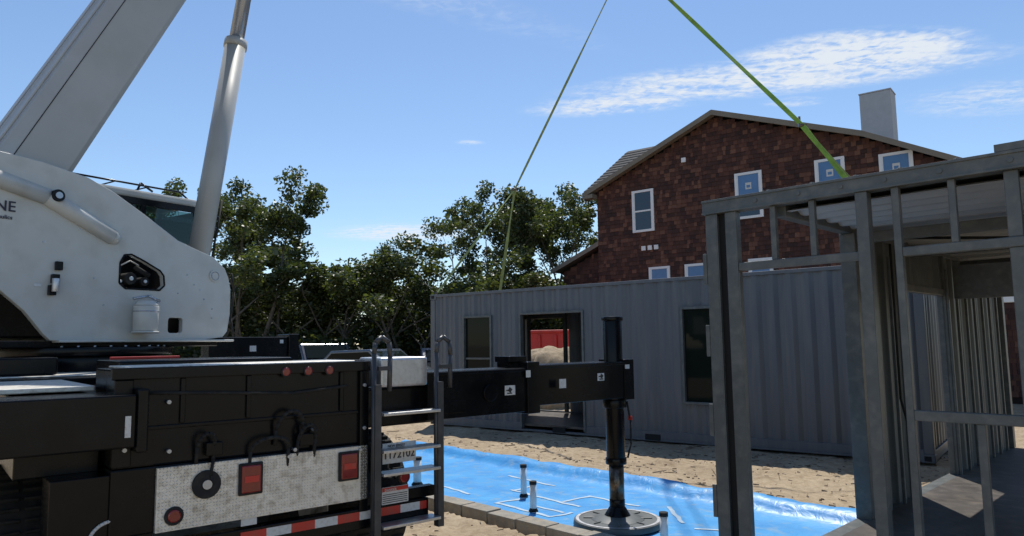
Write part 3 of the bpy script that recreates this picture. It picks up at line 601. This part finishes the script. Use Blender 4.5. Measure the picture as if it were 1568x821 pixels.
oc.box(-1.55,.42,1.25,2.1,3.56,3.66); oc.box(-1.55,-1.2,1.25,2.1,2.2,3.56); oc.box(-1.2,.42,1.25,2.1,2.0,2.95); oc.done()
p=P('cab_pillars',ss,'black',.006); p.box(.37,.42,1.25,1.30,2.95,3.56); p.box(.37,.42,2.05,2.1,2.95,3.56); p.box(-1.2,-1.14,1.24,1.28,2.95,3.56); p.box(-1.14,.37,1.235,1.25,3.48,3.56); p.box(-1.14,.37,1.235,1.25,2.93,2.98); p.box(-.32,-.26,1.235,1.28,2.98,3.48)
for k in range(7): p.box(-.9+k*.09,-.88+k*.09,1.27,1.28,2.98,3.48)
p.done()
p=P('cab_glazing',ss,'cabglass'); p.box(-1.14,.37,1.262,1.268,2.98,3.48); p.box(.392,.398,1.3,2.05,2.98,3.5); p.box(-1.14,.37,2.07,2.076,2.98,3.5); p.done()
p=P('cab_seat',ss,'rubber',.03); p.box(-.75,-.6,1.45,1.85,2.9,3.4); p.box(-.75,-.3,1.45,1.85,2.9,3.0); p.done()
p=P('cab_roof_rail',ss,'black'); 
for y in(1.3,2.0): p.tube([(-1.5,y,3.66),(-1.45,y,3.73),(.2,y,3.73),(.3,y,3.66)],.012)
for x in(-1.3,-1.0,-.6,-.2): p.tube([(x,1.3,3.73),(x,2.0,3.73)],.009); 
p.tube([(-.3,1.4,3.66),(-.25,1.4,3.78),(-.1,1.4,3.70)],.014); p.done()
# ------------------------------------------------------------------ house
hs=empty('shingled_house',(4.46,26.0,0),math.atan2(-.62,.785))
def roofz(x): return 9.50-(3.29-x)*.41 if x<3.29 else (9.50-(x-3.29)*.355 if x<7.9 else 7.86-(x-7.9)*.51)
HX=13.0
p=P('walls',hs,'backing'); p.prism([(-1.5,0),(HX,0),(HX,roofz(HX)-.1),(7.9,7.76),(3.29,9.35),(-1.5,roofz(-1.5)-.1)],0,9); p.prism([(-3.3,0),(-1.52,0),(-1.52,5.3),(-3.3,4.55)],.3,8); p.done()
wins=[(0,.87,5.73,7.27),(3.87,4.78,5.76,7.31),(6.43,7.31,5.8,7.33),(8.25,9.15,5.7,7.2),(.59,1.41,3.0,4.42),(1.97,2.86,3.0,4.42),(4.2,5.0,3.0,4.42)]
V_=[];F_=[]
def shingle_face(x0,x1,topf,y,z0=0.2):
    z=z0
    while z<10:
        x=x0-random.random()*.1
        while x<x1:
            wd=random.uniform(.09,.22); xm=x+wd/2
            if z+.08<topf(xm) and x+wd>x0 and x<x1 and not any(a<x and x+wd<b and c<z and z+.15<d for a,b,c,d in wins):
                zb=z+random.uniform(-.012,.012); a=max(x,x0); b=min(x+wd-.007,x1); i=len(V_); zt=z+.18
                V_.extend([(a,y-.028,zb),(b,y-.028,zb),(b,y-.005,zt),(a,y-.005,zt),(a,y-.004,zb),(b,y-.004,zb)]); F_.extend([(i,i+1,i+2,i+3),(i,i+4,i+5,i+1)])
            x+=wd
        z+=.145
shingle_face(-1.5,HX,lambda x:roofz(x)-.12,0); shingle_face(-3.3,-1.52,lambda x:5.3+(x+1.52)*.42-.05,.3)
me=bpy.data.meshes.new('cedar_shingles'); me.from_pydata(V_,[],F_); me.materials.append(M['shingle']); o=bpy.data.objects.new('cedar_shingles',me); sc.collection.objects.link(o); o.parent=hs
p=P('main_roof',hs,'roof')
pts=[(-1.95,roofz(-1.95)),(3.29,9.50),(7.9,7.86),(13.4,roofz(13.4))]
p.prism(pts+[(x,z+.08) for x,z in pts[::-1]],-.33,9.2)
p.prism([(-3.7,4.55),(-1.52,5.45),(-1.52,5.55),(-3.7,4.65)],.0,8)
p.done()
p=P('wing_roof',hs,'roof')
for k in range(14):
    f0=k/14; f1=(k+1)/14+.01
    def wp(f,x,dz): return (x,.6+1.5*f,7.72+1.72*f+dz)
    xl0=-2.45+1.15*f0; xl1=-2.45+1.15*f1
    p.quad(wp(f0,xl0,.03),wp(f0,1.8,.03),wp(f1,1.8,.0),wp(f1,xl1,.0)); p.quad(wp(f0,xl0,-.01),wp(f0,1.8,-.01),wp(f0,1.8,.03),wp(f0,xl0,.03))
p.quad((-1.3,2.1,9.44),(1.8,2.1,9.44),(1.8,5,7.7),(-1.3,5,7.7)); p.quad((-2.45,.6,7.7),(-1.3,2.1,9.42),(-1.3,5,7.7),(-2.0,5,7.6)); p.done(False)
p=P('wing_fascia',hs,'trim',.004); p.box(-2.45,-.5,.55,.59,7.60,7.73); p.done()
p=P('wing_wall',hs,'backing'); p.box(-2.0,-1.52,.9,5,5.0,7.65); p.done()
p=P('rake_boards',hs,'trim',.004)
pz=lambda o_:[(x,z+o_) for x,z in pts]
p.prism(pz(.08)+pz(-.10)[::-1],-.36,-.332); p.prism(pz(-.02)+pz(-.05)[::-1],-.33,0)
p.prism([(-3.72,4.66),(-1.5,5.58),(-1.5,5.40),(-3.72,4.48)],-.03,.0); p.prism([(-1.95,7.2),(-1.50,7.2),(-1.5,7.36),(-1.95,7.30)],-.36,.0); p.done()
p=P('window_trim',hs,'winwhite',.004); pg=P('window_glass',hs,'glassb'); pf=P('window_film',hs,'film')
for i,(a,b,c,d) in enumerate(wins):
    t_=.085
    p.box(a,a+t_,-.06,0,c,d); p.box(b-t_,b,-.06,0,c,d); p.box(a+t_,b-t_,-.06,0,d-t_,d); p.box(a+t_,b-t_,-.06,0,c,c+t_); m_=(c+d)/2; p.box(a+t_,b-t_,-.045,0,m_-.03,m_+.03)
    p.box(a+t_,a+t_+.03,-.05,0,c+t_,d-t_); p.box(b-t_-.03,b-t_,-.05,0,c+t_,d-t_)
    pg.box(a+t_+.03,b-t_-.03,-.03,-.02,c+t_,m_-.03); 
    (pg if i in(0,) else pf).box(a+t_+.03,b-t_-.03,-.035,-.02,m_+.03,d-t_)
for x,z in((2.0,8.02),(.33,5.05),(.58,5.05),(.83,5.05)): p.box(x,x+.16,-.06,0,z,z+.16)
p.done(); pg.done(); pf.done()
p=P('stickers',hs,'label')
for i,(a,b,c,d) in enumerate(wins[1:4]): m_=(c+d)/2; p.box((a+b)/2-.10,(a+b)/2+.10,-.04,-.036,m_+.2,m_+.42)
p.done()
p=P('sticker_print',hs,'film')
for i,(a,b,c,d) in enumerate(wins[1:4]): m_=(c+d)/2; p.box((a+b)/2-.06,(a+b)/2+.06,-.043,-.041,m_+.25,m_+.34)
p.done()
p=P('chimney',hs,'chim',.02); p.box(6.5,7.6,6.4,7.3,7,11.15); p.done()
p=P('chimney_cap',hs,'chim',.01); p.box(6.48,7.62,6.38,7.32,11.15,11.2); p.done()
p=P('vent_pipe',hs,'rubber'); p.cyl((5.2,3,8.5),(5.2,3,9.75),.04,n=12); p.done()
p=P('porch',hs,'winwhite',.01)
for x in(10.2,11.6,13.0): p.box(x,x+.15,-2.2,-2.05,0,2.6)
p.box(10,13.3,-2.3,-2.0,2.6,2.85); p.done()
# ------------------------------------------------------------------ trees
def leaves_mesh(cent,rads,npc,size,flat=.75):
    C_=np.repeat(np.array(cent),npc,axis=0); R_=np.repeat(np.array(rads),npc)[:,None]; n=len(C_)
    d=rng.normal(size=(n,3)); d/=np.linalg.norm(d,axis=1)[:,None]; r=rng.random((n,1))**.45
    pos=C_+d*r*R_*np.array([1,1,flat])
    a=rng.normal(size=(n,3)); a[:,2]*=.6; a/=np.linalg.norm(a,axis=1)[:,None]; b=np.cross(a,rng.normal(size=(n,3))); b/=np.linalg.norm(b,axis=1)[:,None]
    s=size*(.6+.8*rng.random((n,1)))
    v=np.stack([pos-a*s*.5,pos+b*s*.28,pos+a*s*.5,pos-b*s*.28],axis=1).reshape(-1,3)
    return v,n
def make_tree(name,seed,h,sp,ncl,npc,size,trunk=.14,low=.35,rr_=(.4,.85)):
    r=random.Random(seed); bm=bmesh.new(); tips=[]
    def tube(a,b,r0,r1,n=6):
        d=(b-a).normalized(); u=d.orthogonal().normalized(); w_=d.cross(u); A=[bm.verts.new(a+(u*math.cos(2*math.pi*i/n)+w_*math.sin(2*math.pi*i/n))*r0) for i in range(n)]; B_=[bm.verts.new(b+(u*math.cos(2*math.pi*i/n)+w_*math.sin(2*math.pi*i/n))*r1) for i in range(n)]
        for i in range(n): bm.faces.new((A[i],A[(i+1)%n],B_[(i+1)%n],B_[i])).smooth=True
    def grow(a,d,L,rr,lv):
        segs=3; c=a
        for k in range(segs):
            d=(d+Vector((r.uniform(-1,1),r.uniform(-1,1),r.uniform(-.4,.7)))*.22).normalized(); e=c+d*L/segs; r1=rr*(1-.25*(k+1)/segs*1.3)
            tube(c,e,rr,r1); rr=r1; c=e
            if lv>=2 and r.random()<.7: tips.append(c+Vector((r.uniform(-.3,.3),r.uniform(-.3,.3),r.uniform(-.1,.3))))
        if lv>=3 or rr<.012: tips.append(c); return
        for k in range(r.choice((2,3,3))):
            az=r.uniform(0,6.28); t_=r.uniform(.35,.95); o=Vector((math.cos(az),math.sin(az),0)); nd=(d*math.cos(t_)+o*math.sin(t_)*sp+Vector((0,0,.15))).normalized(); grow(c,nd,L*r.uniform(.62,.85),rr*.68,lv+1)
    for k in range(r.choice((2,2,3))):
        grow(Vector((r.uniform(-.3,.3),r.uniform(-.3,.3),-.1)),Vector((r.uniform(-.3,.3),r.uniform(-.3,.3),1)).normalized(),h*.33,trunk*r.uniform(.8,1),0)
    top=max(t_.z for t_ in tips); k=h/(top+.35)
    for v in bm.verts: v.co*=k
    tips=[t_*k for t_ in tips]; r.shuffle(tips); tips=[t_ for t_ in tips if t_.z>h*low][:ncl]
    me=bpy.data.meshes.new(name); bm.to_mesh(me); bm.free(); nv=len(me.vertices); v0=[tuple(v.co) for v in me.vertices]; f0=[tuple(p_.vertices) for p_ in me.polygons]
    lv_,n=leaves_mesh([tuple(t_) for t_ in tips],[r.uniform(*rr_) for _ in tips],npc,size)
    bpy.data.meshes.remove(me); me=bpy.data.meshes.new(name)
    f1=(np.arange(n*4).reshape(-1,4)+nv).tolist()
    me.from_pydata(v0+lv_.tolist(),[],f0+f1); me.materials.append(M['bark']); me.materials.append(M['leaf'])
    mi=np.zeros(len(f0)+n,dtype=np.int32); mi[len(f0):]=1; me.polygons.foreach_set('material_index',mi); me.update(); return me
TM=[make_tree('oak_tree_a',3,9,1.0,150,170,.18,low=.3,rr_=(.35,.8)),make_tree('oak_tree_b',8,9,1.1,85,135,.17,rr_=(.3,.7)),make_tree('oak_tree_c',14,9,.9,90,135,.17,rr_=(.3,.7)),make_tree('oak_tree_d',21,6.3,1.2,100,160,.16,.1,.15,(.3,.75)),make_tree('oak_tree_e',33,6.3,1.2,100,160,.16,.1,.15,(.3,.75))]
def put(k,x,y,h,rot,wd=1):
    b=9 if k<3 else 6.3; o=bpy.data.objects.new('oak_tree',TM[k]); sc.collection.objects.link(o); o.location=(x,y,-.05); o.scale=(h/b*wd,h/b*wd,h/b); o.rotation_euler=(0,0,rot)
for a in [(0,-11.0,30,9.6,.3,.85),(0,-10.4,31,8.6,2.8,.75),(2,-14.3,33,10.4,1.3,.8),(1,-2.9,30,7.8,2,.9),(2,-1.3,31,9.0,.6,.9),(0,1.0,31.5,8.7,4,.7),(1,2.9,33,9.0,5,.9),(2,2.6,31,8.6,3.2,.8),(2,4.3,35,10,2.2,.9),(3,-9.2,29,6.0,0,1),(4,-7.4,30,6.2,1,1.1),(3,-6.0,31,6.3,2,1),(4,-4.7,30,6.4,3,1),(3,-12.8,29,6.8,4,1.1),(4,-.2,28,5.4,5,1),(3,1.9,28.5,5.8,5.5,1),(4,-3.4,28.5,5.2,.5,1),(0,-17,34,9,2,1),(1,-20,36,9,1,1),(2,-24,36,9,3,1),(0,12,45,9,1,1)]: put(*a)
def mass(name,boxes,n,size,m):
    cs=[];rs=[]
    for x0,x1,y0,y1,h0,h1,k in boxes:
        for _ in range(k):
            x=random.uniform(x0,x1); y=random.uniform(y0,y1); hh=h0+(h1-h0)*(.5+.5*noise.noise(Vector((x*.35,y*.3,5)))*1.6); cs.append((x,y,random.random()**.7*hh)); rs.append(random.uniform(.4,.9))
    v,k=leaves_mesh(cs,rs,n,size); me=bpy.data.meshes.new(name); me.from_pydata(v.tolist(),[],np.arange(k*4).reshape(-1,4).tolist()); me.materials.append(M[m]); o=bpy.data.objects.new(name,me); sc.collection.objects.link(o)
mass('undergrowth',[(-18,5,30.5,34,3.0,5.4,600),(-14,-4.5,28.5,30.5,1.2,3.4,90),(-3,4,27.5,30,1.5,3.8,110)],100,.20,'leaf2')
mass('distant_trees',[(-60,-14,40,55,6,9,420),(-16,20,42,50,3.5,6.5,350),(-80,-40,20,42,6,9,200),(16,60,45,60,5,8,250)],70,.55,'leaf2')
# ------------------------------------------------------------------ parked vehicles and yard things
def car(name,x,y,ang,m,pick=False):
    e=empty(name,(x,y,0),ang)
    body=[(-2.4,.45),(-2.4,.95),(-2.2,1.05),(-1.5,1.1),(-.9,1.62),(.7,1.66),(1.4,1.15),(2.25,.98),(2.4,.75),(2.4,.45)] if not pick else [(-2.8,.55),(-2.8,1.2),(-.7,1.2),(-.65,1.85),(.9,1.88),(1.5,1.3),(2.6,1.2),(2.7,.9),(2.7,.55)]
    p=P('body',e,m,.06); p.prism(body,-.9,.9); p.done()
    g=[(-1.25,1.14),(-.82,1.53),(.62,1.57),(1.15,1.17)] if not pick else [(-.58,1.3),(-.55,1.75),(.82,1.78),(1.25,1.33)]
    p=P('side_windows',e,'glass'); p.prism(g,-.93,.93); p.done()
    p=P('windscreen',e,'glass'); 
    a,b=((.72,1.6),(1.35,1.19)) if not pick else ((.95,1.82),(1.47,1.35))
    p.prism([a,b,(b[0]+.03,b[1]+.02),(a[0]+.03,a[1]+.02)],-.75,.75); p.done()
    p=P('wheels',e,'rubber',.02)
    for wx in((-1.5,1.5) if not pick else(-1.8,1.75)):
        for s in(-1,1): p.cyl((wx,s*.70,.36),(wx,s*.93,.36),.36,n=28)
    p.done(); p=P('hubs',e,'alu')
    for wx in((-1.5,1.5) if not pick else(-1.8,1.75)):
        for s in(-1,1): p.cyl((wx,s*.92,.36),(wx,s*.94,.36),.2,n=20)
    p.done(); p=P('lights',e,'label',.01); f_=2.37 if not pick else 2.67; p.box(f_,f_+.05,-.8,-.5,.7,.85); p.box(f_,f_+.05,.5,.8,.7,.85); p.done()
car('parked_pickup_truck',-7.3,27.0,rad(-60),'carpaint',True); car('parked_car',-4.9,24.5,rad(-25),'carpaint2'); car('parked_car',-2.6,27.2,rad(-80),'carpaint')
e=empty('red_dumpster',(1.2,24.6,0),rad(-20)); p=P('bin',e,'red',.03); p.prism([(-2.4,.2),(2.4,.2),(2.7,2.15),(-2.7,2.15)],-1.1,1.1)
for x in np.arange(-2.2,2.3,.55): p.box(x,x+.1,-1.17,-1.1,.3,2.05)
p.box(-2.75,2.75,-1.2,-1.1,2.1,2.2); p.done()
bm=bmesh.new(); bmesh.ops.create_icosphere(bm,subdivisions=5,radius=1)
for v in bm.verts:
    n=noise.fractal(v.co*2.5,1,2,5); v.co=Vector((v.co.x*1.8,v.co.y*1.4,max(-.2,v.co.z)*1.55))*(1+.22*n)
for f in bm.faces: f.smooth=True
me=bpy.data.meshes.new('dirt_mound'); bm.to_mesh(me); bm.free(); me.materials.append(M['sand']); o=bpy.data.objects.new('dirt_mound',me); o.location=(1.35,21.2,0); sc.collection.objects.link(o)
V_=[];F_=[]
for _ in range(2200):
    x=random.uniform(-3,7); y=random.uniform(6.3,15); r=Vector((x,y))-SO; 
    if -.3<r.dot(SN)<SW+.3 and r.dot(SD)>-.3: continue
    z=gz(x,y)+.004; L_=random.uniform(.008,.04) if random.random()<.95 else random.uniform(.08,.25); w_=random.uniform(.004,.012); a=random.uniform(0,6.28); dx,dy=math.cos(a)*L_,math.sin(a)*L_; i=len(V_)
    V_.extend([(x-dx,y-dy,z),(x+dx,y+dy,z),(x+dx-dy*w_/L_,y+dy+dx*w_/L_,z+w_),(x-dx-dy*w_/L_,y-dy+dx*w_/L_,z+w_*1.5)]); F_.append((i,i+1,i+2,i+3))
me=bpy.data.meshes.new('twigs_and_debris'); me.from_pydata(V_,[],F_); me.materials.append(M['bark']); o=bpy.data.objects.new('twigs_and_debris',me); sc.collection.objects.link(o)
